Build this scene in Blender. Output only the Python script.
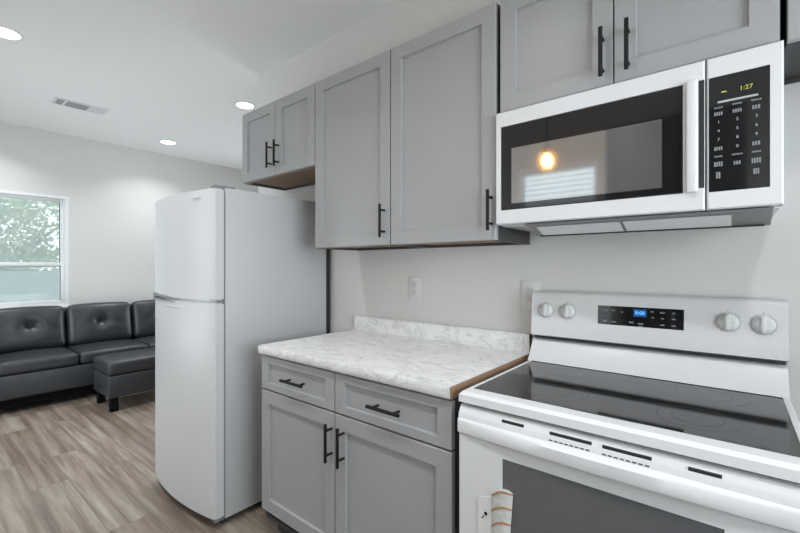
import bpy, bmesh, math, random
from mathutils import Vector, Matrix
random.seed(7)
S = bpy.context.scene
COL = S.collection
for o in list(bpy.data.objects): bpy.data.objects.remove(o)

# ------------------------------------------------------------------ camera
cd = bpy.data.cameras.new('camera'); cam = bpy.data.objects.new('camera', cd); COL.objects.link(cam)
cam.location = (0.663, -1.699, 1.2785)
cam.rotation_euler = (math.radians(90), 0, math.radians(39.3))
cd.sensor_width = 36; cd.lens = 406.7/800*36; cd.shift_y = 0.77/800
cd.clip_start = 0.02
S.camera = cam
# ------------------------------------------------------------------ world, exposure
W = bpy.data.worlds.new('world'); S.world = W; W.use_nodes = True
bgn = W.node_tree.nodes['Background']; bgn.inputs[0].default_value = (0.9, 0.95, 1.0, 1); bgn.inputs[1].default_value = 2.6
S.view_settings.view_transform = 'Standard'; S.view_settings.look = 'None'
S.view_settings.exposure = 0.0; S.view_settings.gamma = 1.0; S.view_settings.use_curve_mapping = False
S.cycles.use_denoising = True
S.cycles.max_bounces = 12; S.cycles.diffuse_bounces = 8
LAMP_W = 7.0        # watts of one ceiling downlight
FILL_W = 10.0           # watts per square metre of the daylight added behind made-up windows
CEIL = 2.723

def fill_light(loc, rot, w, h, k=1.0):  # area lamp added outside an unseen window, tilted up to brighten the ceiling
    ld = bpy.data.lights.new('window_fill', 'AREA'); ld.shape = 'RECTANGLE'; ld.size = w; ld.size_y = h
    ld.energy = FILL_W*w*h*k; ld.color = (.93, .965, 1.0)
    o = bpy.data.objects.new('window_fill', ld); COL.objects.link(o); o.location = loc; o.rotation_euler = [math.radians(a) for a in rot]
fill_light((1.75+.25, -1.3, 1.5), (116, 0, 90), 1.5, 1.2, 2.9)             # added fill behind the made-up east window, shining towards -x
fill_light((-3.55, 2.6+.25, 1.2), (116, 0, 180), 1.9, 1.8)            # fill lamp added behind the made-up north window, towards -y
fill_light((-3.4, -2.36-.25, 1.2), (116, 0, 0), 1.8, 1.8)            # likewise added behind the made-up south window, towards +y

# ------------------------------------------------------------------ helpers
def mat(name, col=(.8, .8, .8), rough=.5, metal=0.0, spec=.5, coat=0.0, emit=None, es=0.0, bump=None):
    m = bpy.data.materials.new(name); m.use_nodes = True
    nt = m.node_tree; b = nt.nodes['Principled BSDF']
    b.inputs['Base Color'].default_value = (*col, 1); b.inputs['Roughness'].default_value = rough
    b.inputs['Metallic'].default_value = metal; b.inputs['Specular IOR Level'].default_value = spec
    b.inputs['Coat Weight'].default_value = coat
    if emit: b.inputs['Emission Color'].default_value = (*emit, 1); b.inputs['Emission Strength'].default_value = es
    if bump == 0: return m
    tc = nt.nodes.new('ShaderNodeTexCoord'); nz = nt.nodes.new('ShaderNodeTexNoise')
    sc, st, dist = bump or (60, .04, .001)
    nz.inputs['Scale'].default_value = sc; nz.inputs['Detail'].default_value = 3
    nt.links.new(tc.outputs['Object'], nz.inputs['Vector'])
    bp = nt.nodes.new('ShaderNodeBump'); bp.inputs['Strength'].default_value = st; bp.inputs['Distance'].default_value = dist
    nt.links.new(nz.outputs['Fac'], bp.inputs['Height']); nt.links.new(bp.outputs['Normal'], b.inputs['Normal'])
    return m

def bx(bm, x0, x1, y0, y1, z0, z1, bev=0.0, seg=2):
    vs = [bm.verts.new(p) for p in ((x0,y0,z0),(x1,y0,z0),(x1,y1,z0),(x0,y1,z0),(x0,y0,z1),(x1,y0,z1),(x1,y1,z1),(x0,y1,z1))]
    fs = [bm.faces.new([vs[i] for i in q]) for q in ((3,2,1,0),(4,5,6,7),(0,1,5,4),(1,2,6,5),(2,3,7,6),(3,0,4,7))]
    if bev > 0:
        es = list({e for f in fs for e in f.edges})
        bmesh.ops.bevel(bm, geom=es, offset=bev, segments=seg, affect='EDGES', profile=.5)
    return bm

def box(x0, x1, y0, y1, z0, z1, bev=0.0, seg=2): return bx(bmesh.new(), x0, x1, y0, y1, z0, z1, bev, seg)

def cyl(bm, a, b, r, n=16, r2=None, caps=True):
    a = Vector(a); b = Vector(b); d = (b-a).normalized(); r2 = r if r2 is None else r2
    u = d.orthogonal().normalized(); v = d.cross(u)
    A = []; B = []
    for i in range(n):
        t = 2*math.pi*i/n; w = u*math.cos(t)+v*math.sin(t)
        A.append(bm.verts.new(a+w*r)); B.append(bm.verts.new(b+w*r2))
    for i in range(n):
        j = (i+1) % n; bm.faces.new((A[i], A[j], B[j], B[i]))
    if caps: bm.faces.new(A[::-1]); bm.faces.new(B)
    return bm

def lathe(bm, prof, c=(0,0,0), n=32):
    rows = []
    for r, z in prof:
        rows.append([bm.verts.new((c[0]+r*math.cos(2*math.pi*i/n), c[1]+r*math.sin(2*math.pi*i/n), c[2]+z)) for i in range(n)])
    for p, q in zip(rows, rows[1:]):
        for i in range(n):
            j = (i+1) % n; bm.faces.new((p[i], p[j], q[j], q[i]))
    if prof[0][0] > 1e-6: bm.faces.new(rows[0][::-1])
    if prof[-1][0] > 1e-6: bm.faces.new(rows[-1])
    return bm

def prism(bm, pts, axis, a, b):
    """closed outline pts (2-D) swept along axis from a to b"""
    def P(p, t): return {'x': (t, p[0], p[1]), 'y': (p[0], t, p[1]), 'z': (p[0], p[1], t)}[axis]
    A = [bm.verts.new(P(p, a)) for p in pts]; B = [bm.verts.new(P(p, b)) for p in pts]
    n = len(pts)
    for i in range(n):
        j = (i+1) % n; bm.faces.new((A[i], A[j], B[j], B[i]))
    bm.faces.new(A[::-1]); bm.faces.new(B)
    return bm

def root_of(o):
    while o.parent: o = o.parent
    return o

def obj(name, bm, m, parent=None, origin=None, label=None, smooth=True):
    """bm is in world coordinates; the object is placed at origin (or its thing's origin)"""
    bmesh.ops.remove_doubles(bm, verts=bm.verts, dist=1e-6)
    bmesh.ops.recalc_face_normals(bm, faces=bm.faces)
    org = Vector(root_of(parent).location) if parent else Vector(origin or (0, 0, 0))
    bmesh.ops.translate(bm, vec=-org, verts=bm.verts)
    me = bpy.data.meshes.new(name); bm.to_mesh(me); bm.free()
    me.materials.append(m)
    if smooth and len(me.polygons):
        me.polygons.foreach_set('use_smooth', [True]*len(me.polygons))
        me.set_sharp_from_angle(angle=math.radians(40))
    o = bpy.data.objects.new(name, me); COL.objects.link(o)
    if parent: o.parent = parent
    else: o.location = org
    if label: o['label'] = label
    return o

def tag(o, label, cat, group=None, kind=None):
    if label: o['label'] = label
    if cat: o['category'] = cat
    if group: o['group'] = group
    if kind: o['kind'] = kind
    return o

def thing(name, loc, label, cat, group=None):
    o = bpy.data.objects.new(name, None); COL.objects.link(o); o.location = loc; o.empty_display_size = .05
    return tag(o, label, cat, group)

def struct(name, bm, m, parent=None):
    o = obj(name, bm, m, parent, smooth=False)
    if not parent: o['kind'] = 'structure'
    return o

def text_bm(s, size, M):
    cu = bpy.data.curves.new('text', 'FONT'); cu.body = s; cu.size = size; cu.extrude = .0004
    cu.align_x = 'CENTER'; cu.align_y = 'CENTER'; cu.resolution_u = 3
    to = bpy.data.objects.new('text', cu); COL.objects.link(to)
    bpy.context.view_layer.update()
    me = bpy.data.meshes.new_from_object(to.evaluated_get(bpy.context.evaluated_depsgraph_get()))
    bm = bmesh.new(); bm.from_mesh(me); bmesh.ops.transform(bm, matrix=M, verts=bm.verts)
    bpy.data.objects.remove(to); bpy.data.curves.remove(cu); bpy.data.meshes.remove(me)
    return bm
def front(x, y, z): return Matrix.Translation((x, y, z)) @ Matrix.Rotation(math.radians(90), 4, 'X')

# ------------------------------------------------------------------ materials
def N(nt, t, **k):
    n = nt.nodes.new(t)
    for a, b in k.items(): setattr(n, a, b)
    return n

M_wall = mat('wall_paint', (.68, .672, .66), .75, bump=(220, .05, .0008))
M_ceil = mat('ceiling_paint', (.84, .84, .845), .9, spec=.1, bump=(150, .08, .001))
M_trim = mat('white_trim', (.82, .83, .84), .4)
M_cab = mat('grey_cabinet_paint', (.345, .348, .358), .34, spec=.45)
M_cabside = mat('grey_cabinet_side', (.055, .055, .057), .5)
M_raw = mat('raw_plywood', (.33, .22, .15), .7, bump=(90, .2, .001))
M_edge = mat('particle_board', (.27, .165, .1), .8, bump=(200, .5, .002))
M_edge2 = mat('backsplash_edge', (.10, .085, .07), .8)
M_black = mat('matte_black', (.008, .008, .009), .55, spec=.25)
M_white = mat('white_enamel', (.68, .685, .70), .32, spec=.5, bump=(40, .01, .0005))
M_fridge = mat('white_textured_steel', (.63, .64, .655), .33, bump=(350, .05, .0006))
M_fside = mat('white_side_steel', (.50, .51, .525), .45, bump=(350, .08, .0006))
M_gasket = mat('grey_gasket', (.22, .22, .23), .7)
M_dark = mat('dark_recess', (.02, .02, .022), .7)
M_chrome = mat('chrome', (.55, .56, .58), .22, metal=1.0)
M_dchrome = mat('dark_chrome', (.30, .305, .31), .38, metal=1.0)
M_steelgrey = mat('grey_metal', (.30, .305, .31), .4, metal=.6)
M_glassblk = mat('black_glass', (.012, .012, .013), .06, spec=.7, bump=0)
M_cook = mat('ceramic_glass', (.012, .012, .013), .06, spec=.55, bump=0)
M_ovenglass = mat('grey_oven_glass', (.115, .118, .124), .08, spec=.7, bump=0)
M_ovenline = mat('pale_rack_line', (.20, .20, .21), .4)
M_mesh = mat('microwave_mesh', (.13, .13, .133), .06, spec=1.0, bump=0)
M_mark = mat('pale_print', (.42, .43, .44), .6)
M_mark2 = mat('grey_print', (.22, .225, .23), .6)
M_ring = mat('grey_ring', (.53, .535, .54), .5)
M_green = mat('display_digits', (.3, .3, .05), .5, emit=(.75, .8, .15), es=.35)
M_blue = mat('clock_digits', (.1, .3, .8), .5, emit=(.15, .5, 1.0), es=1.3)
M_bluebg = mat('clock_window', (.01, .04, .1), .3, emit=(.01, .1, .35), es=.6)
M_leather = mat('black_leather', (.032, .035, .041), .38, spec=.5, bump=(16, .3, .008))
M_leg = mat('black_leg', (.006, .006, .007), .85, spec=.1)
M_plate = mat('outlet_plastic', (.68, .68, .675), .4)
M_socket = mat('outlet_socket', (.64, .64, .63), .5)
M_blind = mat('blind_slat', (.74, .77, .77), .5)
M_led = mat('led_lens', (1, 1, 1), .5, emit=(1, .98, .95), es=9)
M_bulb = mat('warm_bulb', (1, .8, .5), .4, emit=(1, .72, .42), es=160)
M_vent = mat('vent_white', (.7, .705, .71), .5)
M_ventdark = mat('vent_louver', (.33, .335, .345), .6)
M_bark = mat('bark', (.12, .09, .07), .9, bump=(30, .5, .01))
M_paper = mat('white_card', (.72, .72, .71), .6)
M_copper = mat('copper_band', (.42, .22, .12), .5)
M_bundle = mat('pale_bundle', (.56, .56, .54), .55, bump=(120, .6, .004))
M_rail = mat('porch_paint', (.8, .82, .83), .5)
M_ground = mat('outdoor_ground', (.42, .45, .43), .95, bump=(8, .5, .02))
M_fence = mat('weathered_fence', (.36, .40, .41), .9, bump=(14, .6, .02))
M_pantry = mat('black_laminate', (.008, .008, .009), .5)

def glass_mat(name, tint, mixf, rough=.03):
    m = bpy.data.materials.new(name); m.use_nodes = True; nt = m.node_tree; nt.nodes.clear()
    out = N(nt, 'ShaderNodeOutputMaterial'); mx = N(nt, 'ShaderNodeMixShader'); tr = N(nt, 'ShaderNodeBsdfTransparent')
    gl = N(nt, 'ShaderNodeBsdfGlossy'); tr.inputs[0].default_value = (*tint, 1); gl.inputs['Roughness'].default_value = rough
    fr = N(nt, 'ShaderNodeFresnel'); fr.inputs[0].default_value = mixf
    nt.links.new(fr.outputs[0], mx.inputs[0]); nt.links.new(tr.outputs[0], mx.inputs[1]); nt.links.new(gl.outputs[0], mx.inputs[2])
    nt.links.new(mx.outputs[0], out.inputs[0]); return m
def screen_mat():
    m = bpy.data.materials.new('insect_screen'); m.use_nodes = True; nt = m.node_tree; nt.nodes.clear(); L = nt.links.new
    out = N(nt, 'ShaderNodeOutputMaterial'); mx = N(nt, 'ShaderNodeMixShader'); tr = N(nt, 'ShaderNodeBsdfTransparent'); m2 = N(nt, 'ShaderNodeMixShader')
    d = N(nt, 'ShaderNodeBsdfDiffuse'); t = N(nt, 'ShaderNodeBsdfTranslucent'); d.inputs[0].default_value = (.72, .75, .74, 1); t.inputs[0].default_value = (.72, .75, .74, 1)
    L(d.outputs[0], m2.inputs[1]); L(t.outputs[0], m2.inputs[2]); mx.inputs[0].default_value = .38
    L(tr.outputs[0], mx.inputs[1]); L(m2.outputs[0], mx.inputs[2]); L(mx.outputs[0], out.inputs[0]); return m
M_screen = screen_mat()
M_pane = glass_mat('window_glass', (.93, .97, .97), 1.35)
M_mesh.node_tree.nodes['Principled BSDF'].inputs['IOR'].default_value = 2.5
M_amber = glass_mat('amber_glass', (1.0, .84, .62), 1.5, .12)

def floor_mat():
    m = bpy.data.materials.new('wood_plank_floor'); m.use_nodes = True; nt = m.node_tree; b = nt.nodes['Principled BSDF']
    L = nt.links.new
    tc = N(nt, 'ShaderNodeTexCoord')
    br = N(nt, 'ShaderNodeTexBrick'); br.offset = .37; br.squash = 1
    br.inputs['Scale'].default_value = 1; br.inputs['Brick Width'].default_value = 1.22; br.inputs['Row Height'].default_value = .178
    br.inputs['Mortar Size'].default_value = .0016; br.inputs['Mortar Smooth'].default_value = .2; br.inputs['Bias'].default_value = 0
    br.inputs['Color1'].default_value = (0, 0, 0, 1); br.inputs['Color2'].default_value = (1, 1, 1, 1); br.inputs['Mortar'].default_value = (.5, .5, .5, 1)
    L(tc.outputs['Object'], br.inputs['Vector'])
    # long grain, shifted from plank to plank
    mp = N(nt, 'ShaderNodeMapping'); mp.inputs['Scale'].default_value = (.75, 13, 1); L(tc.outputs['Object'], mp.inputs['Vector'])
    ad = N(nt, 'ShaderNodeVectorMath', operation='ADD'); L(mp.outputs[0], ad.inputs[0])
    sc = N(nt, 'ShaderNodeVectorMath', operation='SCALE'); L(br.outputs['Color'], sc.inputs[0]); sc.inputs['Scale'].default_value = 23; L(sc.outputs[0], ad.inputs[1])
    g = N(nt, 'ShaderNodeTexNoise'); g.inputs['Scale'].default_value = 1.6; g.inputs['Detail'].default_value = 8; g.inputs['Roughness'].default_value = .62; g.inputs['Distortion'].default_value = .35
    L(ad.outputs[0], g.inputs['Vector'])
    ra = N(nt, 'ShaderNodeValToRGB'); e = ra.color_ramp.elements
    e[0].position = .30; e[0].color = (.14, .108, .088, 1); e[1].position = .72; e[1].color = (.385, .35, .31, 1)
    x = e.new(.44); x.color = (.20, .16, .13, 1); x = e.new(.56); x.color = (.285, .24, .20, 1)
    L(g.outputs['Fac'], ra.inputs['Fac'])
    # tone of a plank: from brown to grey
    rp = N(nt, 'ShaderNodeValToRGB'); e = rp.color_ramp.elements
    e[0].position = 0; e[0].color = (.80, .73, .68, 1); e[1].position = 1; e[1].color = (1.14, 1.13, 1.11, 1)
    x = e.new(.5); x.color = (.97, .94, .91, 1)
    L(br.outputs['Color'], rp.inputs['Fac'])
    mu = N(nt, 'ShaderNodeMix', data_type='RGBA', blend_type='MULTIPLY'); mu.inputs[0].default_value = 1
    L(ra.outputs[0], mu.inputs[6]); L(rp.outputs[0], mu.inputs[7])
    mo = N(nt, 'ShaderNodeMix', data_type='RGBA'); L(br.outputs['Fac'], mo.inputs[0]); L(mu.outputs[2], mo.inputs[6]); mo.inputs[7].default_value = (.14, .12, .10, 1)
    L(mo.outputs[2], b.inputs['Base Color'])
    b.inputs['Roughness'].default_value = .34; b.inputs['Specular IOR Level'].default_value = .5
    bp = N(nt, 'ShaderNodeBump'); bp.inputs['Strength'].default_value = .15; bp.inputs['Distance'].default_value = .002
    L(g.outputs['Fac'], bp.inputs['Height']); L(bp.outputs[0], b.inputs['Normal'])
    return m
M_floor = floor_mat()

def marble_mat():
    m = bpy.data.materials.new('marble_laminate'); m.use_nodes = True; nt = m.node_tree; b = nt.nodes['Principled BSDF']; L = nt.links.new
    tc = N(nt, 'ShaderNodeTexCoord'); mp = N(nt, 'ShaderNodeMapping'); mp.inputs['Rotation'].default_value = (.5, .3, .6); mp.inputs['Scale'].default_value = (1, 1.8, 1.3)
    L(tc.outputs['Object'], mp.inputs['Vector'])
    n1 = N(nt, 'ShaderNodeTexNoise'); n1.inputs['Scale'].default_value = 4.5; n1.inputs['Detail'].default_value = 9; n1.inputs['Roughness'].default_value = .6; n1.inputs['Distortion'].default_value = 1.4
    L(mp.outputs[0], n1.inputs['Vector'])
    s = N(nt, 'ShaderNodeMath', operation='SUBTRACT'); s.inputs[1].default_value = .5; L(n1.outputs['Fac'], s.inputs[0])
    a = N(nt, 'ShaderNodeMath', operation='ABSOLUTE'); L(s.outputs[0], a.inputs[0])
    r = N(nt, 'ShaderNodeValToRGB'); e = r.color_ramp.elements
    e[0].position = 0; e[0].color = (.54, .54, .545, 1); e[1].position = .05; e[1].color = (.74, .74, .74, 1); x = e.new(.016); x.color = (.68, .68, .685, 1)
    L(a.outputs[0], r.inputs['Fac'])
    n2 = N(nt, 'ShaderNodeTexNoise'); n2.inputs['Scale'].default_value = 16; n2.inputs['Detail'].default_value = 6; L(mp.outputs[0], n2.inputs['Vector'])
    r2 = N(nt, 'ShaderNodeValToRGB'); e = r2.color_ramp.elements; e[0].position = .35; e[0].color = (.91, .91, .915, 1); e[1].position = .6; e[1].color = (1, 1, 1, 1)
    L(n2.outputs['Fac'], r2.inputs['Fac'])
    mu = N(nt, 'ShaderNodeMix', data_type='RGBA', blend_type='MULTIPLY'); mu.inputs[0].default_value = 1
    L(r.outputs[0], mu.inputs[6]); L(r2.outputs[0], mu.inputs[7]); L(mu.outputs[2], b.inputs['Base Color'])
    b.inputs['Roughness'].default_value = .35
    return m
M_marble = marble_mat()

def leaf_mat():
    m = bpy.data.materials.new('leaf_green'); m.use_nodes = True; nt = m.node_tree; b = nt.nodes['Principled BSDF']; L = nt.links.new
    tc = N(nt, 'ShaderNodeTexCoord'); nz = N(nt, 'ShaderNodeTexNoise'); nz.inputs['Scale'].default_value = 1.3; nz.inputs['Detail'].default_value = 5
    L(tc.outputs['Object'], nz.inputs['Vector'])
    r = N(nt, 'ShaderNodeValToRGB'); e = r.color_ramp.elements; e[0].position = .35; e[0].color = (.34, .41, .25, 1); e[1].position = .65; e[1].color = (.60, .64, .48, 1)
    L(nz.outputs['Fac'], r.inputs['Fac']); L(r.outputs[0], b.inputs['Base Color']); b.inputs['Roughness'].default_value = .6
    return m
M_leaf = leaf_mat()

# ------------------------------------------------------------------ room shell
XW, XE, YS, YN = -4.966, 1.75, -2.36, 2.6
struct('floor', box(XW-.12, XE+.12, YS-.12, YN+.12, -.1, 0), M_floor)
struct('ceiling', box(XW-.12, XE+.12, YS-.12, YN+.12, CEIL, CEIL+.1), M_ceil)
struct('wall_kitchen', box(-2.11, XE, 0, .12, 0, CEIL), M_wall)
def holed(name, axis, a0, a1, t0, t1, holes):
    bm = bmesh.new(); c = a0
    def b(u0, u1, z0, z1):
        if axis == 'x': bx(bm, u0, u1, t0, t1, z0, z1)
        else: bx(bm, t0, t1, u0, u1, z0, z1)
    for u0, u1, z0, z1 in holes:
        b(c, u0, 0, CEIL)
        if z0 > 0: b(u0, u1, 0, z0)
        b(u0, u1, z1, CEIL); c = u1
    b(c, a1, 0, CEIL); struct(name, bm, M_wall)
EW = (-2.05, -.55, .9, 2.1); NW = (-4.5, -2.6, .3, 2.1); SW = (-4.3, -2.5, .3, 2.1)  # openings for the made-up east, north and south windows
holed('wall_east', 'y', YS, YN, XE, XE+.12, [EW])
holed('wall_north', 'x', XW, XE, YN, YN+.12, [NW])
WY0, WY1, WZ0, WZ1 = -1.47, -.548, .86, 2.05       # living room window
bm = bmesh.new()
bx(bm, XW-.12, XW, YS, WY0, 0, CEIL); bx(bm, XW-.12, XW, WY1, YN, 0, CEIL)
bx(bm, XW-.12, XW, WY0, WY1, 0, WZ0); bx(bm, XW-.12, XW, WY0, WY1, WZ1, CEIL)
struct('wall_west', bm, M_wall)
SX0, SX1, SZ0, SZ1 = -.77, -.14, .95, 2.11         # window behind the camera
holed('wall_south', 'x', XW, XE, YS-.12, YS, [SW, (SX0, SX1, SZ0, SZ1)])
bm = bmesh.new(); bx(bm, XW, XW+.014, YS, YN, 0, .09, .003); struct('baseboard_west', bm, M_trim)
bm = bmesh.new(); bx(bm, XW+.014, XE, YS, YS+.014, 0, .09, .003); struct('baseboard_south', bm, M_trim)

# window_1: single-hung, white vinyl
w1 = bpy.data.objects.new('window_1', None); COL.objects.link(w1); w1.location = (XW, (WY0+WY1)/2, WZ0); w1['kind'] = 'structure'
bm = bmesh.new()
for a in ((WY0, WY0+.035, WZ0, WZ1), (WY1-.035, WY1, WZ0, WZ1), (WY0+.035, WY1-.035, WZ0, WZ0+.03), (WY0+.035, WY1-.035, WZ1-.03, WZ1)):
    bx(bm, XW-.10, XW+.004, *a)
obj('window_frame', bm, M_trim, w1)
def sash(z0, z1, xo, b):
    bm = bmesh.new(); y0, y1 = WY0+.035, WY1-.035
    for a in ((y0, y0+b, z0, z1), (y1-b, y1, z0, z1), (y0+b, y1-b, z0, z0+b), (y0+b, y1-b, z1-b, z1)):
        bx(bm, xo-.02, xo+.02, *a, .003)
    s = obj('sash', bm, M_trim, w1)
    obj('pane', box(xo-.003, xo+.003, y0+b, y1-b, z0+b, z1-b), M_pane, s)
sash(1.285, WZ1-.03, XW-.065, .034); sash(WZ0+.03, 1.33, XW-.022, .036)
obj('insect_screen', box(XW-.098, XW-.096, WY0+.035, WY1-.035, WZ0+.03, WZ1-.03), M_screen, w1)
bm = box(XW+.0045, XW+.03, WY0-.02, WY1+.02, WZ0-.022, WZ0, .004); obj('window_sill', bm, M_trim, w1)

def added_window(name, axis, u0, u1, z0, z1, t):
    """a plain fixed window made up in an unseen wall to go with the fill lamps; t is the wall's mid plane"""
    um = (u0+u1)/2
    w = bpy.data.objects.new(name, None); COL.objects.link(w); w['kind'] = 'structure'
    w.location = (um, t, z0) if axis == 'x' else (t, um, z0)
    def b(bm, a, c, z0, z1, h, bev=.003):
        if axis == 'x': bx(bm, a, c, t-h, t+h, z0, z1, bev)
        else: bx(bm, t-h, t+h, a, c, z0, z1, bev)
    bm = bmesh.new()
    b(bm, u0, u0+.05, z0, z1, .05); b(bm, u1-.05, u1, z0, z1, .05); b(bm, u0+.05, u1-.05, z0, z0+.05, .05, 0); b(bm, u0+.05, u1-.05, z1-.05, z1, .05, 0); b(bm, um-.025, um+.025, z0+.05, z1-.05, .04, 0)
    obj('window_frame', bm, M_trim, w)
    bm = bmesh.new(); b(bm, u0+.05, u1-.05, z0+.05, z1-.05, .003, 0); obj('pane', bm, M_pane, w)
added_window('added_window_3', 'y', *EW, XE+.06); added_window('added_window_4', 'x', *NW, YN+.06); added_window('added_window_5', 'x', *SW, YS-.06)  # unseen windows added so the room gets soft, even fill

# window_2 on the wall behind the camera, with a mini blind
w2 = bpy.data.objects.new('window_2', None); COL.objects.link(w2); w2.location = ((SX0+SX1)/2, YS, SZ0); w2['kind'] = 'structure'
bm = bmesh.new()
for a in ((SX0, SX0+.02, SZ0, SZ1), (SX1-.02, SX1, SZ0, SZ1)): bx(bm, a[0], a[1], YS-.1, YS+.004, a[2], a[3], .003)
for a in ((SX0+.02, SX1-.02, SZ0, SZ0+.04), (SX0+.02, SX1-.02, SZ1-.02, SZ1)): bx(bm, a[0], a[1], YS-.1, YS+.004, a[2], a[3])
bx(bm, SX0+.02, SX1-.02, YS-.09, YS-.05, 1.47, 1.51)
obj('window_frame', bm, M_trim, w2)
obj('pane', box(SX0+.02, SX1-.02, YS-.073, YS-.067, SZ0+.04, SZ1-.02), M_pane, w2)
nt = M_blind.node_tree; tl = N(nt, 'ShaderNodeBsdfTranslucent'); tl.inputs[0].default_value = (.75, .8, .8, 1); mxs = N(nt, 'ShaderNodeMixShader')
mxs.inputs[0].default_value = .5; nt.links.new(nt.nodes['Principled BSDF'].outputs[0], mxs.inputs[1]); nt.links.new(tl.outputs[0], mxs.inputs[2])
nt.links.new(mxs.outputs[0], nt.nodes['Material Output'].inputs[0])
bl = thing('window_blind', ((SX0+SX1)/2, YS-.02, SZ0+.06), 'white slatted blind in the kitchen window mirrored in the microwave glass', 'blind')
bm = bmesh.new(); n = 26; z0 = SZ0+.07
for i in range(n):
    z = z0+(SZ1-.055-z0)*i/(n-1); y = YS-.022
    prism(bm, [(y-.011, z+.008), (y+.011, z-.008), (y+.0115, z-.007), (y-.0105, z+.009)], 'x', SX0+.024, SX1-.024)
obj('slats', bm, M_blind, bl)
obj('headrail', box(SX0+.022, SX1-.022, YS-.036, YS-.008, SZ1-.043, SZ1-.022, .002), M_trim, bl)
bm = bmesh.new()
for x in (SX0+.15, SX1-.15): cyl(bm, (x, YS-.009, SZ0+.05), (x, YS-.009, SZ1-.07), .0012, 6)
obj('ladder_cords', bm, M_trim, bl)
obj('bottom_rail', box(SX0+.024, SX1-.024, YS-.034, YS-.01, SZ0+.042, SZ0+.06, .002), M_trim, bl)

# ------------------------------------------------------------------ outdoors
struct('ground_1', box(-26, XW-.12, -14, 12, -.5, -.4), M_ground)['kind'] = 'structure'
struct('ground_2', box(-8, 8, -16, YS-.12, -.52, -.42), M_ground)
def tree(x, y, r, h, label, n=14000):
    t = thing('tree', (x, y, -.4), label, 'tree', 'trees outside the living room window')
    bm = bmesh.new(); cyl(bm, (x, y, -.4), (x+.1, y, h*.55), .14, 10, .08)
    for k in range(5):
        a = k*1.3; cyl(bm, (x+.06, y, h*.3), (x+r*.6*math.cos(a), y+r*.6*math.sin(a), h*.65), .05, 6, .015)
    obj('trunk', bm, M_bark, t)
    bm = bmesh.new()
    blobs = [(Vector((x+random.uniform(-.5, .5)*r, y+random.uniform(-.5, .5)*r, h*random.uniform(.2, .8))), random.uniform(.35, .6)*r) for _ in range(9)]
    for i in range(n):
        c, rr = random.choice(blobs)
        d = Vector((random.gauss(0, 1), random.gauss(0, 1), random.gauss(0, 1))).normalized()*rr*random.uniform(.75, 1.05)
        p = c+d; u = Vector((random.gauss(0, 1), random.gauss(0, 1), random.gauss(0, 1))).normalized(); v = u.orthogonal().normalized()
        s = random.uniform(.035, .075)
        bm.faces.new([bm.verts.new(p+u*s), bm.verts.new(p+v*s*.5), bm.verts.new(p-u*s), bm.verts.new(p-v*s*.5)])
    obj('foliage', bm, M_leaf, t, smooth=False)
tree(-9.4, -.9, 2.0, 3.3, 'leafy green tree outside, behind the left part of the living room window')
tree(-12.6, 3.0, 2.0, 3.9, 'leafy green tree outside, behind the right part of the living room window')
fn = thing('fence', (-7.9, .5, -.4), 'weathered grey board fence outside the living room window', 'fence')
bm = bmesh.new(); y = -2.6
while y < 4.5: bx(bm, -7.91, -7.89, y, y+.138, -.36, 1.22); y += .143
obj('fence_boards', bm, M_fence, fn)
for y in (-2.4, -.2, 2.0, 4.2): obj('post', box(-7.98, -7.911, y, y+.09, -.42, 1.2), M_fence, fn)
pr = thing('porch_railing', (-5.62, -1.2, -.4), 'white porch railing just outside the living room window', 'railing')
obj('top_rail', box(-5.66, -5.58, -2.4, -.635, .865, .965, .005), M_rail, pr)
bm = bmesh.new(); y = -2.3
while y < -.75: bx(bm, -5.635, -5.605, y, y+.03, -.2, .87); y += .13
obj('balusters', bm, M_rail, pr)
obj('bottom_rail', box(-5.65, -5.59, -2.4, -.64, -.27, -.19, .004), M_rail, pr)
for y in (-2.45, -.70): obj('post', box(-5.665, -5.575, y, y+.065, -.42, .88), M_rail, pr)

# ------------------------------------------------------------------ cabinets
def shaker(x0, x1, z0, z1, yf, th=.02, fw=.058, rec=.011, fz=None):
    fz = fz or fw
    bm = bmesh.new()
    def ring(x0, x1, z0, z1, y): return [bm.verts.new(p) for p in ((x0, y, z0), (x1, y, z0), (x1, y, z1), (x0, y, z1))]
    c = .0018
    R = [ring(x0, x1, z0, z1, yf+th), ring(x0, x1, z0, z1, yf+c), ring(x0+c, x1-c, z0+c, z1-c, yf),
         ring(x0+fw, x1-fw, z0+fz, z1-fz, yf), ring(x0+fw+.002, x1-fw-.002, z0+fz+.002, z1-fz-.002, yf+rec)]
    for A, B in zip(R, R[1:]):
        for i in range(4):
            j = (i+1) % 4; bm.faces.new((A[i], A[j], B[j], B[i]))
    bm.faces.new(R[0][::-1]); bm.faces.new(R[-1]); return bm

def bar_pull(x, z, yf, vertical=True, L=.148):
    bm = bmesh.new(); yb = yf-.034; h = L/2; p = .048
    if vertical:
        cyl(bm, (x, yb, z-h), (x, yb, z+h), .0062, 14)
        for s in (-p, p): cyl(bm, (x, yf, z+s), (x, yb, z+s), .0048, 10)
    else:
        cyl(bm, (x-h, yb, z), (x+h, yb, z), .0062, 14)
        for s in (-p, p): cyl(bm, (x+s, yf, z), (x+s, yb, z), .0048, 10)
    return bm

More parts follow.
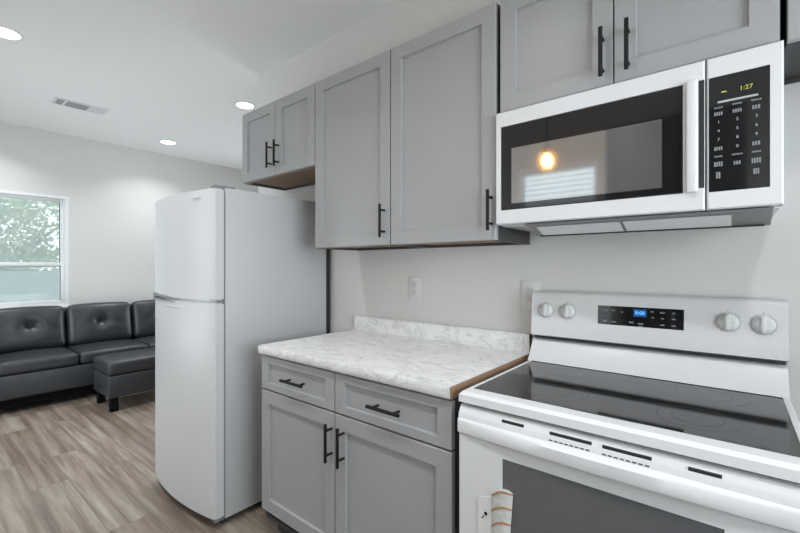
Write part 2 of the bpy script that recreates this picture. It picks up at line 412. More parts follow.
YD = -.322
def wall_cabinet(x0, x1, z0, z1, doors, label, hz, g=None, under=None):
    t = thing('wall_cabinet', ((x0+x1)/2, -.15, z0), label, 'cabinet', g)
    p = .016; yb = -.003; yf = YD+.021
    bm = bmesh.new()
    bx(bm, x0, x0+p, yf, yb, z0, z1); bx(bm, x1-p, x1, yf, yb, z0, z1)
    bx(bm, x0+p, x1-p, yf, yb, z1-p, z1); bx(bm, x0+p, x1-p, yb-.008, yb, z0, z1-p)
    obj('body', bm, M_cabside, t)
    bm = bmesh.new(); bx(bm, x0+p, x1-p, yf+.018, yb-.008, z0+.014, z0+.026); bx(bm, x0+p, x1-p, yf, yf+.018, z0, z0+.03)
    obj('bottom_panel', bm, under or M_raw, t, label=None if under else 'unpainted brown wooden underside')
    for d0, d1, hx in doors:
        d = obj('door', shaker(d0, d1, z0+.003, z1, YD), M_cab, t)
        obj('handle', bar_pull(hx, hz, YD), M_black, d, label='black bar handle')
    return t
CG = None
wall_cabinet(-1.772, -1.047, 1.815, 2.253, [(-1.770, -1.411, -1.444), (-1.407, -1.049, -1.371)],
             'short grey two-door wall cabinet hanging above the refrigerator', 1.935)
wall_cabinet(-1.0445, -.522, 1.376, 2.253, [(-1.043, -.524, -.554)], 'tall grey single-door wall cabinet next to the refrigerator, left of its twin', 1.487)
wall_cabinet(-.5195, -.008, 1.376, 2.253, [(-.518, -.010, -.026)], 'tall grey single-door wall cabinet between its twin and the microwave', 1.487)
wall_cabinet(.004, .756, 1.838, 2.253, [(.007, .378, .351), (.382, .753, .421)],
             'grey two-door wall cabinet directly above the white microwave', 1.935)
wall_cabinet(.766, 1.30, 1.832, 2.253, [(.767, 1.034, 1.0), (1.038, 1.297, 1.07)],
             'wall cabinet at the right edge of the photo, right of the microwave', 1.945, None, M_cabside)

# base cabinet
BX0, BX1, YB = -1.051, -.006, -.632
bc = thing('base_cabinet', ((BX0+BX1)/2, -.31, 0), 'grey base cabinet with two drawers and two doors under the marble worktop', 'cabinet')
bm = bmesh.new()
bx(bm, BX0+.002, BX0+.02, YB+.021, -.004, .10, .874); bx(bm, BX1-.02, BX1-.002, YB+.021, -.004, .10, .874)
bx(bm, BX0+.02, BX1-.02, YB+.021, -.004, .12, .138); bx(bm, BX0+.02, BX1-.02, -.012, -.004, .138, .874)
bx(bm, BX0+.02, BX1-.02, YB+.021, YB+.04, .845, .874); bx(bm, BX0+.02, BX1-.02, YB+.021, YB+.04, .70, .722)
bx(bm, -.56, -.51, YB+.021, YB+.04, .138, .845); bx(bm, BX0+.02, BX1-.02, YB+.021, YB+.04, .10, .16)
bx(bm, BX0+.002, BX0+.02, YB+.09, -.004, 0, .10); bx(bm, BX1-.02, BX1-.002, YB+.09, -.004, 0, .10)
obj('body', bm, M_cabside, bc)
obj('toe_kick', box(BX0+.02, BX1-.02, YB+.09, YB+.106, 0, .10), M_cabside, bc)
for d0, d1, hx, hz, hd in ((BX0, -.543, -.556, .597, -.778), (-.538, BX1, -.487, .597, -.262)):
    d = obj('drawer', shaker(d0, d1, .714, .866, YB, fw=.052, fz=.031), M_cab, bc)
    obj('handle', bar_pull(hd, .789, YB, False), M_black, d, label='black bar handle')
    d = obj('door', shaker(d0, d1, .148, .707, YB), M_cab, bc)
    obj('handle', bar_pull(hx, hz, YB), M_black, d, label='black bar handle')

# countertop with backsplash
ct = thing('countertop', (-.53, -.32, .876), 'white marble-patterned worktop with a low backsplash, its right edge raw brown', 'countertop')
bm = bmesh.new()
prism(bm, [(-.003, .876), (-.645, .876), (-.648, .882), (-.648, .906), (-.645, .912), (-.639, .9145), (-.003, .9145)], 'x', -1.055, -.003)
obj('slab', bm, M_marble, ct)
bm = bmesh.new(); prism(bm, [(-.003, .9147), (-.024, .9147), (-.024, .985), (-.021, .992), (-.016, .995), (-.003, .995)], 'x', -1.055, -.003)
obj('backsplash', bm, M_marble, ct)
bm = box(-.003, .0015, -.646, -.0035, .876, .9135); obj('edge_strip', bm, M_edge, ct, label='raw brown particle board edge')
bm = box(-.003, .0015, -.023, -.0035, .914, .994); obj('backsplash_edge', bm, M_edge2, ct, label='dark unfinished end of the backsplash')

# ------------------------------------------------------------------ refrigerator
FX0, FX1 = -2.024, -1.278
fr = thing('refrigerator', ((FX0+FX1)/2, -.38, 0), 'tall white two-door refrigerator standing left of the marble worktop', 'refrigerator')
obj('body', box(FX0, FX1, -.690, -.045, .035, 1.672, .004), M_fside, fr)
obj('back_gap_shade', box(FX0+.03, FX1-.004, -.045, -.012, .06, 1.62), M_dark, fr)  # dark box standing in for the shaded gap to the wall
def bow_outline(y0, x0=FX0, x1=FX1, inset=0.0, n=22, yc=-.742, bulge=.042):
    pts = []
    for i in range(n+1):
        u = -1+2*i/n; x = (x0+x1)/2+u*(x1-x0)/2
        y = yc-bulge*(1-u*u); e = 1-abs(u)
        if e < .02: y += .003
        pts.append((x, y+inset))
    return pts+[(x1, y0), (x0, y0)]
def fdoor(name, z0, z1):
    bm = bmesh.new(); prism(bm, bow_outline(-.698), 'z', z0, z1)
    es = [e for e in bm.edges if abs(e.verts[0].co.z-e.verts[1].co.z) < 1e-6]
    bmesh.ops.bevel(bm, geom=es, offset=.005, segments=2, affect='EDGES')
    return obj(name, bm, M_fridge, fr)
fz = fdoor('freezer_door', 1.117, 1.664); fd = fdoor('fridge_door', .05, 1.103)
obj('gasket', box(FX0+.008, FX1-.006, -.699, -.689, .055, 1.66), M_gasket, fr)
# chrome trim between the doors with a cupped grip at the left
bm = bmesh.new(); prism(bm, bow_outline(-.70, FX0+.004, FX1-.002, .006), 'z', 1.1035, 1.1165)
obj('door_trim', bm, M_dchrome, fr, label='silver strip between the two doors')
def grip(z0, z1, d, xa=FX0+.016, xb=FX0+.40):
    bm = bmesh.new(); n = 14
    rows = []
    for i in range(n+1):
        t = i/n; x = xa+(xb-xa)*t; u = (x-(FX0+FX1)/2)/((FX1-FX0)/2); y = -.742-.042*(1-u*u)
        h = d*(1-t)**.7+.004; g = .010 if d > .005 else .001
        rows.append([bm.verts.new((x, y+.004, z0)), bm.verts.new((x, y-g*(1-t)-.002, z0)), bm.verts.new((x, y-g*(1-t)-.002, z0+h)), bm.verts.new((x, y+.004, z0+h))])
    for a, b in zip(rows, rows[1:]):
        for i in range(4): j = (i+1) % 4; bm.faces.new((a[i], a[j], b[j], b[i]))
    bm.faces.new(rows[0]); bm.faces.new(rows[-1][::-1]); return bm
obj('handle', grip(1.112, 0, .014), M_dchrome, fz, label='silver grip lip')
obj('handle', grip(1.092, 0, .012), M_dchrome, fd, label='silver grip lip')
obj('crease', grip(1.068, .06, .001, FX0+.10, FX0+.46), M_fridge, fd)
for nm, z0, z1 in (('hinge_cover', 1.6655, 1.682), ('hinge_bracket', .030, .0495)):
    bm = bmesh.new(); bx(bm, FX1-.055, FX1-.008, -.738, -.67 if z0 > 1 else -.69, z0-(.001 if z0 > 1 else 0), z1, .004); 
    if z0 > 1: bx(bm, FX1-.05, FX1-.012, -.690, -.63, 1.672, 1.682, .003)
    obj(nm, bm, M_gasket, fr, label='grey metal hinge')
obj('toe_grille', box(FX0+.01, FX1-.01, -.70, -.67, .012, .05), M_dark, fr)
for x in (FX0+.06, FX1-.06):
    for y in (-.65, -.10): obj('foot', cyl(bmesh.new(), (x, y, 0), (x, y, .036), .02, 12), M_dark, fr)
# small silver emblem on the freezer door: a thin oval swoosh and a tiny bar of script
bm = bmesh.new(); cx, cz = -1.415, 1.622
def bowy(x): u = (x-(FX0+FX1)/2)/((FX1-FX0)/2); return -.742-.042*(1-u*u)
R = []
for i in range(25):
    a = math.radians(-200+i*260/24); r = .0016*math.sin(math.pi*i/24)+.0006
    x = cx+.036*math.cos(a); z = cz+.012*math.sin(a); y = bowy(x)-.0008
    R.append([bm.verts.new((x, y, z-r)), bm.verts.new((x, y, z+r))])
for a, b in zip(R, R[1:]): bm.faces.new((a[0], b[0], b[1], a[1]))
for i in range(7):
    x = cx-.028+i*.008; bx(bm, x, x+.0055, bowy(x)-.0016, bowy(x)+.001, cz-.004, cz+(.006 if i in (0, 1, 4, 6) else .003))
obj('emblem', bm, M_ring, fz, label='small grey emblem')

# ------------------------------------------------------------------ microwave
YM = -.345; MB, MT = 1.431, 1.832
mw = thing('microwave', (.38, -.19, 1.385), 'white over-the-range microwave with black glass door mounted above the stove', 'microwave')
obj('body', box(.004, .756, YM+.045, -.004, 1.427, 1.832, .003), M_white, mw)
def frame_front(x0, x1, z0, z1, hx0, hx1, hz0, hz1, yf, th):
    bm = bmesh.new()
    def ring(a, b, c, d, y): return [bm.verts.new(p) for p in ((a, y, c), (b, y, c), (b, y, d), (a, y, d))]
    c = .004
    R = [ring(hx0, hx1, hz0, hz1, yf+th), ring(x0, x1, z0, z1, yf+th), ring(x0, x1, z0, z1, yf+c), ring(x0+c, x1-c, z0+c, z1-c, yf),
         ring(hx0, hx1, hz0, hz1, yf), ring(hx0, hx1, hz0, hz1, yf+th)]
    for A, B in zip(R, R[1:]):
        for i in range(4): j = (i+1) % 4; bm.faces.new((A[i], A[j], B[j], B[i]))
    return bm
GX0, GX1, GZ0, GZ1 = .020, .557, 1.481, 1.779
md = obj('door', frame_front(.0, .6055, MB, MT, GX0, GX1, GZ0, GZ1, YM, .044), M_white, mw)
mxa, mxb, mza, mzb = .060, .508, 1.503, 1.697
obj('door_glass', frame_front(GX0, GX1, GZ0, GZ1, mxa, mxb, mza, mzb, YM+.0015, .03), M_glassblk, md, label='glossy black glass border', smooth=False)
obj('door_window', box(mxa, mxb, YM+.0017, YM+.03, mza, mzb), M_mesh, md, label='grey mesh window behind glass', smooth=False)
bm = bmesh.new()
bx(bm, .564, .591, YM-.015, YM-.002, GZ0-.002, GZ1+.004, .006, 3)
obj('handle', bm, M_white, md)
obj('grip_recess', box(.5925, .604, YM-.0012, YM+.003, GZ0+.01, GZ1), M_dark, md, label='dark grey finger recess')
cp = obj('control_panel', frame_front(.609, .759, MB, MT, .6135, .734, GZ0-.004, GZ1, YM, .044), M_white, mw)
kp = obj('keypad', box(.6135, .734, YM+.001, YM+.03, GZ0-.004, GZ1), M_glassblk, mw, label='black glass keypad', smooth=False)
yk = YM+.0005
obj('clock', text_bm('1:27', .0155, front(.689, yk, 1.7355)), M_green, kp, label='yellow-green clock digits')
bm = bmesh.new(); bx(bm, .640, .650, yk-.0004, yk+.0006, 1.7345, 1.7375); obj('indicator', bm, M_green, kp)
obj('light_bar', box(.632, .712, yk-.0006, yk+.0006, 1.7085, 1.7135), M_mark, kp, label='pale grey bar')
cols = (.634, .672, .709)
rows = [1.659, 1.636, 1.613]
def dig(s, x, z): obj('key', text_bm(s, .0105, front(x, yk, z)), M_mark, kp)
for r, z in enumerate(rows):
    for c, x in enumerate(cols): dig(str(3*r+c+1), x, z)
dig('0', cols[1], 1.590)
def word(x, z, w, h, n):
    bm = bmesh.new()
    for i in range(n):
        a = x-w/2+w*i/n; bx(bm, a, a+w/n*.72, yk-.0004, yk+.0006, z-h/2, z+h/2)
    obj('key', bm, M_mark2, kp)
for x, z, w, h, n in ((cols[0], 1.697, .019, .004, 5), (cols[1], 1.699, .02, .004, 5), (cols[2], 1.699, .02, .004, 5),
                      (cols[0], 1.681, .019, .009, 4), (cols[1], 1.681, .019, .009, 4), (cols[2], 1.681, .016, .010, 3),
                      (cols[0], 1.590, .018, .009, 4), (cols[2], 1.590, .016, .010, 3),
                      (cols[0], 1.569, .018, .004, 5), (cols[1], 1.569, .022, .004, 6), (cols[2], 1.569, .018, .004, 5),
                      (cols[0], 1.549, .019, .012, 4), (cols[1], 1.547, .015, .009, 3), (cols[2], 1.547, .019, .013, 4),
                      (cols[0], 1.520, .010, .017, 2), (cols[2], 1.520, .012, .014, 3)): word(x, z, w, h, n)
# vent housing below
bm = bmesh.new()
prism(bm, [(-.335, 1.4275), (-.30, 1.423), (-.215, 1.395), (-.185, 1.394), (-.02, 1.4275)], 'x', .10, .742)
obj('vent_housing', bm, M_steelgrey, mw, label='grey metal underside with filters')
for a, b in ((.13, .39), (.40, .66)):
    obj('filter', prism(bmesh.new(), [(-.292, 1.4195), (-.222, 1.3965), (-.2225, 1.395), (-.2925, 1.418)], 'x', a, b), M_trim, mw, label='pale underside panel')
bm = bmesh.new(); bx(bm, .115, .73, -.215, -.195, 1.392, 1.396)
obj('vent_slot', bm, M_dark, mw)

# ------------------------------------------------------------------ range
RX0, RX1, YR = .031, .789, -.655
rg = thing('range', ((RX0+RX1)/2, -.33, 0), 'white freestanding electric range with black ceramic cooktop under the microwave', 'stove')
bm = bmesh.new(); bx(bm, RX0+.004, RX1-.004, -.61, -.03, .03, .8735); obj('body', bm, M_white, rg)
for x in (RX0+.05, RX1-.05):
    for y in (-.56, -.08): obj('foot', cyl(bmesh.new(), (x, y, 0), (x, y, .031), .018, 12), M_dark, rg)
# cooktop frame
bm = bmesh.new(); gx0, gx1, gy0, gy1 = RX0+.014, RX1-.016, -.592, -.098
def ring(a, b, c, d, z): return [bm.verts.new(p) for p in ((a, c, z), (b, c, z), (b, d, z), (a, d, z))]
R = [ring(gx0, gx1, gy0, gy1, .884), ring(RX0, RX1, YR+.012, -.03, .8765), ring(RX0, RX1, YR+.004, -.03, .880), ring(RX0, RX1, YR+.006, -.03, .901),
     ring(RX0+.006, RX1-.006, YR+.016, -.034, .909), ring(gx0, gx1, gy0, gy1, .9075), ring(gx0, gx1, gy0, gy1, .884)]
for A, B in zip(R, R[1:]):
    for i in range(4): j = (i+1) % 4; bm.faces.new((A[i], A[j], B[j], B[i]))
obj('cooktop_frame', bm, M_white, rg)
cg = obj('cooktop_glass', box(gx0+.0005, gx1-.0005, gy0+.0005, gy1-.0005, .886, .9068), M_cook, rg, label='black ceramic glass')
for cx, cy, r in ((.235, -.46, .105), (.235, -.215, .075), (.595, -.46, .085), (.595, -.215, .105), (.415, -.165, .05)):
    bm = bmesh.new(); n = 48
    for rr in (r, r*.62):
        A = [bm.verts.new((cx+(rr-.0006)*math.cos(2*math.pi*i/n), cy+(rr-.0006)*math.sin(2*math.pi*i/n), .90695)) for i in range(n)]
        B = [bm.verts.new((cx+(rr+.0006)*math.cos(2*math.pi*i/n), cy+(rr+.0006)*math.sin(2*math.pi*i/n), .90695)) for i in range(n)]
        for i in range(n): j = (i+1) % n; bm.faces.new((A[i], A[j], B[j], B[i]))
    obj('burner_ring', bm, mat('burner_print', (.03, .03, .032), .3), cg)
obj('brand_strip', box(.33, .49, -.594, -.586, .9073, .9079), M_dark, rg, label='black strip at the cooktop front edge')
# backguard: sloping splash piece, dark slot, control console
bm = bmesh.new(); prism(bm, [(-.03, .9085), (-.118, .9085), (-.108, .914), (-.066, .974), (-.059, .986), (-.046, .9935), (-.03, .9935)], 'x', RX0-.004, RX1-.001)
obj('backguard_base', bm, M_white, rg)
obj('backguard_slot', box(RX0+.006, RX1-.006, -.0705, -.032, .9938, 1.0018), M_dark, rg, label='dark slot along the backguard')
bm = bmesh.new(); prism(bm, [(-.012, 1.002), (-.066, 1.002), (-.072, 1.006), (-.072, 1.02), (-.062, 1.168), (-.056, 1.177), (-.046, 1.180), (-.012, 1.180)], 'x', RX0-.006, RX1)
co = obj('console', bm, M_white, rg)
def yc(z): return -.072+.010*(z-1.02)/.148
def on_con(x, z, off=0.0): return Matrix.Translation((x, yc(z)-off, z)) @ Matrix.Rotation(math.radians(90)-math.atan(.010/.148), 4, 'X')
def console_box(w, h, x, z, t, off):
    bm = box(-w/2, w/2, -h/2, h/2, -.002, t, 0); bmesh.ops.transform(bm, matrix=on_con(x, z, off), verts=bm.verts); return bm
dp = obj('display', console_box(.262, .068, .407, 1.104, .0012, 0), M_glassblk, rg, label='black clock and keypad display', smooth=False)
obj('clock_window', console_box(.040, .026, .4115, 1.118, .0002, .0013), M_bluebg, dp, smooth=False)
obj('clock', text_bm('8:00', .0175, on_con(.4115, 1.118, .0018)), M_blue, dp, label='blue clock digits')
for x, z, w in ((.303, 1.122, .010), (.327, 1.122, .012), (.300, 1.082, .012), (.328, 1.081, .016), (.356, 1.118, .006), (.385, 1.084, .014), (.414, 1.081, .016), (.414, 1.072, .010),
                (.448, 1.125, .008), (.450, 1.105, .006), (.478, 1.124, .014), (.478, 1.104, .008), (.478, 1.082, .012), (.510, 1.124, .010), (.510, 1.104, .010), (.510, 1.082, .012)):
    obj('key', console_box(w, .0045, x, z, .0002, .0013), M_mark2, dp, smooth=False)
KR = .0275
for x, z in ((.083, 1.107), (.166, 1.108), (.651, 1.1075), (.734, 1.106)):
    bm = bmesh.new(); lathe(bm, [(.0001, 0), (KR, 0), (KR, .004), (KR-.003, .008), (.019, .010), (.0175, .012), (.0001, .012)], n=32)
    bx(bm, -.0062, .0062, -.023, .0245, .008, .021, .003)
    bmesh.ops.transform(bm, matrix=on_con(x, z), verts=bm.verts)
    k = obj('knob', bm, M_white, rg)
    bm = bmesh.new(); lathe(bm, [(.0278, -.001), (.0315, -.001), (.0315, .0004), (.0278, .0004)], n=40)
    bmesh.ops.transform(bm, matrix=on_con(x, z), verts=bm.verts); obj('dial_ring', bm, M_ring, k, label='grey dial ring')
    bm = bmesh.new(); bx(bm, -.0008, .0008, .030, .037, -.001, .0003)
    for a in range(-60, 241, 30):
        if a == 90: continue
        c, s = math.cos(math.radians(a)), math.sin(math.radians(a)); m0 = len(bm.verts)
        bb = box(-.0005, .0005, -.0025, .0025, -.001, .0003); bmesh.ops.transform(bb, matrix=Matrix.Translation((c*.033, s*.033, 0)) @ Matrix.Rotation(math.radians(a-90), 4, 'Z'), verts=bb.verts)
        me = bpy.data.meshes.new('t'); bb.to_mesh(me); bb.free(); bm.from_mesh(me); bpy.data.meshes.remove(me)
    bmesh.ops.transform(bm, matrix=on_con(x, z), verts=bm.verts)
    obj('dial_marks', bm, M_mark2, k)
# oven door
OZ1 = .876
od = obj('oven_door', frame_front(RX0+.002, RX1-.002, .20, .790, .172, .650, .36, .752, YR, .04), M_white, rg)
bm = bmesh.new(); prism(bm, [(YR+.04, .790), (YR, .790), (YR, .844), (YR+.005, .853), (YR+.013, .867), (YR+.02, .869), (YR+.04, .869)], 'x', RX0+.002, RX1-.002)
obj('door_top', bm, M_white, od)
obj('oven_window', box(.172, .650, YR+.0015, YR+.03, .36, .752), M_ovenglass, od, label='grey tinted oven glass', smooth=False)
for a, b in ((.169, .231), (.300, .400), (.424, .524), (.590, .646)):
    obj('vent_slot', box(a, b, YR+.0035, YR+.0135, .8495, .8575), M_dark, od, label='dark vent slot')
for a, b in ((.300, .400), (.424, .524)):
    bm = bmesh.new()
    for i in range(8): bx(bm, a+(b-a)*i/8, a+(b-a)*(i+.7)/8, YR-.0004, YR+.004, .8365, .8395)
    obj('vent_slot', bm, M_dark, od, label='dark dashed vent slot')
# bowed handle
bm = bmesh.new(); n = 20; rows = []
prof = [(.0, .0), (.0125, .001), (.014, .006), (.0125, .032), (.007, .039), (.0, .041)]
for i in range(n+1):
    t = i/n; x = RX0+.001+(RX1-RX0-.002)*t; e = min(t, 1-t)
    d = .004+.016*(1-(1-min(e/.5, 1))**2)
    rows.append([bm.verts.new((x, YR-max(d*p[0]/.014, 0) if p[0] else YR+.0, .792+p[1])) for p in prof])
for a, b in zip(rows, rows[1:]):
    for i in range(len(prof)): j = (i+1) % len(prof); bm.faces.new((a[i], a[j], b[j], b[i]))
bm.faces.new(rows[0]); bm.faces.new(rows[-1][::-1])
obj('handle', bm, M_white, od)
obj('drawer', box(RX0+.002, RX1-.002, YR+.002, YR+.04, .055, .194, .006), M_white, rg)
# packet taped on the oven door
pk = thing('parts_packet', (.15, YR-.003, .48), 'clear card packet with copper-banded bundle hanging on the oven door', 'packet')
bm = bmesh.new()
pts = [(.099, .48), (.099, .617), (.103, .622), (.140, .638), (.146, .638), (.146, .48)]
prism(bm, pts, 'y', YR-.0035, YR-.0002)
obj('card', bm, M_paper, pk)
bm = bmesh.new(); bx(bm, .120, .128, YR-.0055, YR-.003, .580, .589, .002); cyl(bm, (.119, YR-.0045, .577), (.112, YR-.0045, .568), .0012, 6)
obj('screw', bm, M_black, pk, label='small black screw')
def arch(zs, dep):
    """domed strip across the bundle; zs are its levels from the bottom up"""
    bm = bmesh.new(); n = 12; F = []; K = []
    for z in zs:
        f = []; b = []
        for i in range(n+1):
            u = -1+2*i/n; k = 1-u*u; x = .1725+.0325*u-(0 if u < 0 else (.67-z)*.07*u); up = .015*k+.0125*u
            f.append(bm.verts.new((x, YR-.002-dep*k**.6, z+up))); b.append(bm.verts.new((x, YR-.0006, z+up)))
        F.append(f); K.append(b)
    for a in range(len(zs)-1):
        for i in range(n):
            bm.faces.new((F[a][i], F[a][i+1], F[a+1][i+1], F[a+1][i])); bm.faces.new((K[a][i+1], K[a][i], K[a+1][i], K[a+1][i+1]))
        bm.faces.new((K[a][0], F[a][0], F[a+1][0], K[a+1][0])); bm.faces.new((F[a][n], K[a][n], K[a+1][n], F[a+1][n]))
    for a in (0, -1):
        for i in range(n): bm.faces.new((F[a][i], K[a][i], K[a][i+1], F[a][i+1]))
    return bm
obj('bundle', arch([.46, .50, .54, .58, .62, .654], .0115), M_bundle, pk, label='pale wrapped bundle')
for z in (.484, .5255, .567, .609, .651): obj('band', arch([z-.0028, z+.0028], .013), M_copper, pk, label='copper coloured band')

# ------------------------------------------------------------------ outlets
def outlet(x, z, label, gang=.0425):
    t = thing('wall_outlet', (x, 0, z), label, 'outlet')
    obj('plate', box(x-gang, x+gang, -.006, -.0002, z-.063, z+.063, .003), M_plate, t)
    for dz in (.022, -.022):
        s = obj('socket', box(x-.017, x+.017, -.0085, -.005, z+dz-.015, z+dz+.015, .002), M_socket, t)
        bm = bmesh.new()
        for dx in (-.007, .006): bx(bm, x+dx-.0012, x+dx+.0012, -.0092, -.008, z+dz-.003, z+dz+.007)
        obj('slots', bm, M_ventdark, s)
outlet(-.6235, 1.165, 'white wall outlet above the middle of the marble worktop')
outlet(-.004, 1.161, 'white wall outlet partly hidden behind the range backguard')

# ------------------------------------------------------------------ ceiling fittings
def downlight(x, y, label):
    t = thing('ceiling_downlight', (x, y, CEIL), label, 'ceiling light', 'recessed ceiling lights')
    bm = bmesh.new(); lathe(bm, [(.078, -.0002), (.086, -.001), (.086, -.004), (.080, -.007), (.072, -.006), (.070, -.0005)], (x, y, CEIL))
    obj('trim_ring', bm, M_trim, t)
    bm = bmesh.new(); lathe(bm, [(.0001, -.0055), (.0705, -.0055), (.0705, -.0003), (.0001, -.0003)], (x, y, CEIL)); obj('lens', bm, M_led, t)
    ld = bpy.data.lights.new('downlight_lamp', 'AREA'); ld.shape = 'DISK'; ld.size = .14; ld.energy = LAMP_W; ld.color = (.965, .98, 1); ld.spread = math.radians(125)
    lo = bpy.data.objects.new('lamp_light', ld); COL.objects.link(lo); lo.parent = t; lo.location = (0, 0, -.012)
for a in ((-2.80, -1.304, 'round recessed ceiling light at the top left edge of the photo'),
          (-2.698, .229, 'round recessed ceiling light beside the short cabinet above the refrigerator'),
          (-4.378, .236, 'round recessed ceiling light farthest back, near the far living room wall'),
          (-4.42, -1.304, 'round recessed ceiling light above the sofa, outside the left of the photo'),
          (-1.30, -1.42, 'round recessed ceiling light above the kitchen floor before the refrigerator'),
          (-.14, -1.36, 'round recessed ceiling light above the kitchen floor before the range'),
          (1.05, -1.36, 'round recessed ceiling light above the right end of the kitchen')): downlight(*a)
vt = thing('ceiling_vent', (-3.86, -.70, CEIL), 'white rectangular air vent with grey louvers in the living room ceiling', 'vent')
bm = bmesh.new(); bx(bm, -3.95, -3.77, -.88, -.50, CEIL-.007, CEIL-.0002, .003); obj('frame', bm, M_vent, vt)
bm = bmesh.new()
for (y0, y1) in ((-.862, -.815), (-.795, -.642)):
    for i in range(7):
        x = -3.918+i*.0185; prism(bm, [(x, CEIL-.013), (x+.012, CEIL-.007), (x+.0135, CEIL-.007), (x+.0015, CEIL-.013)], 'y', y0, y1)
    bx(bm, -3.92, -3.792, y0, y1, CEIL-.0078, CEIL-.0068)
obj('louvers', bm, M_ventdark, vt)
bm = bmesh.new()
for i in range(6): bx(bm, -3.918+i*.021, -3.906+i*.021, -.628, -.52, CEIL-.011, CEIL-.0066)
obj('louvers', bm, M_vent, vt, label='white closed louvers')

# pendant behind the camera, mirrored in the microwave
PX, PY, PZ = -.30, -1.72, 1.995
pd = thing('pendant_lamp', (PX, PY, CEIL), 'small pendant lamp with amber glass globe mirrored in the microwave door', 'pendant light')
bm = bmesh.new(); lathe(bm, [(.06, -.0003), (.06, -.015), (.05, -.022), (.004, -.025), (.0001, -.025)], (PX, PY, CEIL)); obj('canopy', bm, M_black, pd)
bm = bmesh.new(); cyl(bm, (PX, PY, CEIL-.02), (PX, PY, PZ+.085), .0045, 8); obj('cord', bm, M_black, pd)
bm = bmesh.new(); lathe(bm, [(.0001, .09), (.018, .09), (.030, .07), (.032, .052), (.02, .035), (.0001, .035)], (PX, PY, PZ)); obj('socket', bm, M_black, pd)
bm = bmesh.new()
lathe(bm, [(.030, .054), (.055, .045), (.068, .02), (.070, -.015), (.062, -.05), (.048, -.064), (.046, -.062), (.059, -.049), (.067, -.015), (.065, .019), (.053, .042), (.030, .051)], (PX, PY, PZ), n=10)
obj('glass_shade', bm, M_amber, pd, smooth=False, label='amber faceted glass shade')
bm = bmesh.new(); lathe(bm, [(.0001, .036), (.010, .03), (.014, .015), (.022, -.005), (.022, -.015), (.014, -.030), (.0001, -.035)], (PX, PY, PZ), n=16); obj('bulb', bm, M_bulb, pd)

# tall black cabinet by the wall behind the camera (seen in the microwave glass)
tc = thing('tall_cabinet', (.362, -2.16, 0), 'tall black cabinet behind the camera, mirrored dark in the microwave glass', 'cabinet')
obj('body', box(.0, .725, -2.33, -2.00, .08, 2.215, .003), M_pantry, tc)
obj('plinth', box(.015, .71, -2.32, -2.03, 0, .08), M_pantry, tc)
for a, b, h in ((.001, .361, .325), (.364, .724, .40)):
    d = obj('door', box(a, b, -2.0, -1.98, .085, 2.21, .002), M_pantry, tc)
    bm = bmesh.new(); cyl(bm, (h, -1.955, 1.0), (h, -1.955, 1.2), .006, 10)
    for z in (1.03, 1.17): cyl(bm, (h, -1.98, z), (h, -1.955, z), .005, 8)
    obj('handle', bm, M_chrome, d)

# ------------------------------------------------------------------ sofa and ottoman
def cushion(x0, x1, y0, y1, z0, z1, r=.05, puff=.02, seg=14):
    """rounded, slightly crowned cushion block"""
    bm = bmesh.new()
    bmesh.ops.create_cube(bm, size=2)
    bmesh.ops.subdivide_edges(bm, edges=list(bm.edges), cuts=seg, use_grid_fill=True)
    hx, hy, hz = (x1-x0)/2, (y1-y0)/2, (z1-z0)/2
    r = min(r, hx*.98, hy*.98, hz*.98)
    for v in bm.verts:
        p = Vector((v.co.x*hx, v.co.y*hy, v.co.z*hz)); q = p.copy()
        # concentrate rows near the edges
        for i, h in enumerate((hx, hy, hz)):
            t = p[i]/h; p[i] = h*(math.copysign(1-max(0.0, 1-abs(t))**1.5, t))
        q = Vector([max(-h+r, min(h-r, c)) for c, h in zip(p, (hx, hy, hz))])
        d = p-q
        if d.length > 1e-9: p = q+d.normalized()*r
        u, w = p.x/hx, p.y/hy
        if p.z > 0: p.z += puff*(1-u*u)*(1-w*w)
        v.co = p+Vector(((x0+x1)/2, (y0+y1)/2, (z0+z1)/2))
    return bm
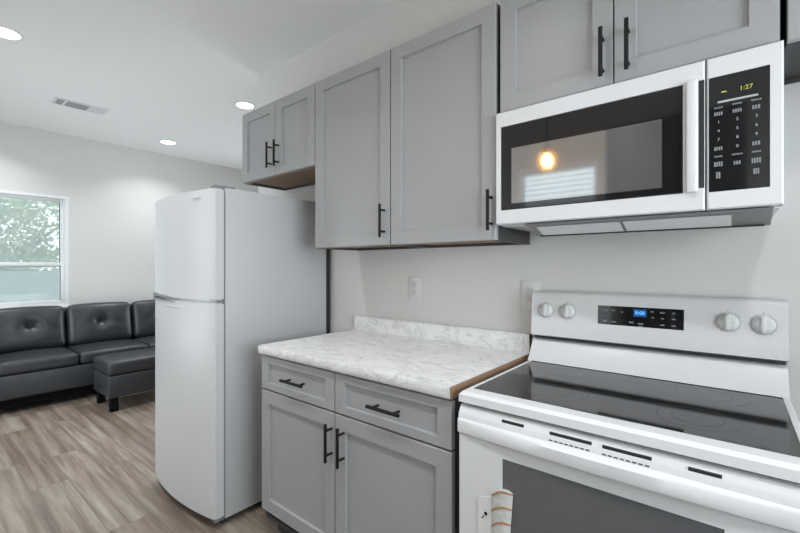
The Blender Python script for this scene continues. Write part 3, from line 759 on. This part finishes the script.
def back_cushion(y0, y1, z0, z1, xb, thick, lean):
    """tufted back cushion: its big face looks to +x, leaning back towards -x"""
    w, h = y1-y0, z1-z0
    bm = cushion(-thick/2, thick/2, -w/2, w/2, -h/2, h/2, .055, 0, 18)
    for v in bm.verts:
        u = v.co.y/(w/2); t = v.co.z/(h/2)
        if v.co.x > 0:
            k = v.co.x/(thick/2)
            bul = .045*(1-u*u)*(1-t*t)
            rr = math.hypot(v.co.y, v.co.z-.02)
            dent = .042*math.exp(-(rr/.065)**2)+.020*math.exp(-((v.co.z-.02+.05*abs(v.co.y)/(w/2))/.022)**2)*math.exp(-(v.co.y/.22)**2)
            dent += .018*math.exp(-(v.co.y/.02)**2)*math.exp(-((v.co.z-.02)/.11)**2)
            dent += .010*sum(math.exp(-((v.co.y*math.cos(a)-(v.co.z-.02)*math.sin(a))/.018)**2) for a in (.6, -.6, 2.5, -2.5))*math.exp(-(rr/.14)**2)*.6
            v.co.x += (bul-dent)*k
        v.co.z += .012*(1-u*u)*(1 if t > 0 else 0)*max(t, 0)
    R = Matrix.Rotation(-lean, 4, 'Y')
    bmesh.ops.transform(bm, matrix=Matrix.Translation((xb, (y0+y1)/2, (z0+z1)/2)) @ R, verts=bm.verts)
    return bm
SFX = -4.155
sf = thing('sofa', (-4.53, -.3, 0), 'long black leather sofa with tufted back cushions under the far window', 'sofa')
obj('under_sofa_shade', box(-4.88, SFX-.05, -1.33, .70, .055, .135), M_leg, sf)  # black box added as the dark band of shade beneath the sofa
ys = [-1.195, -.632, -.035, .56]
obj('base', box(-4.90, SFX, -1.35, .72, .135, .345, .015, 3), M_leather, sf)
obj('backrest', box(-4.93, -4.80, -1.35, .72, .345, .80, .03, 3), M_leather, sf)
for a, b in ((-1.36, -1.20), (.565, .725)): obj('armrest', cushion(-4.92, SFX-.005, a, b, .13, .60, .05, .01, 8), M_leather, sf)
for a, b in zip(ys, ys[1:]):
    obj('seat_cushion', cushion(-4.80, SFX+.012, a+.004, b-.004, .348, .462, .035, .02, 12), M_leather, sf)
    obj('back_cushion', back_cushion(a+.006, b-.006, .455, .878, -4.715, .17, math.radians(11)), M_leather, sf)
for x in (-4.86, -4.22):
    for y in (-1.28, -.3, .65): obj('leg', box(x-.03, x+.03, y-.03, y+.03, 0, .136, .004), M_leg, sf)
ot = thing('ottoman', (-3.78, -.2, 0), 'black leather ottoman in front of the sofa beside the refrigerator', 'ottoman')
OX0, OX1, OY0, OY1 = -4.02, -3.545, -.568, .12
obj('base', box(OX0+.008, OX1-.006, OY0+.006, OY1-.006, .125, .318, .012, 3), M_leather, ot)
obj('cushion', cushion(OX0, OX1, OY0, OY1, .320, .445, .035, .012, 12), M_leather, ot)
for x in (OX0+.06, OX1-.05):
    for y in (OY0+.055, OY1-.055):
        obj('leg', box(x-.03, x+.03, y-.03, y+.03, 0, .126, .004), M_leg, ot)
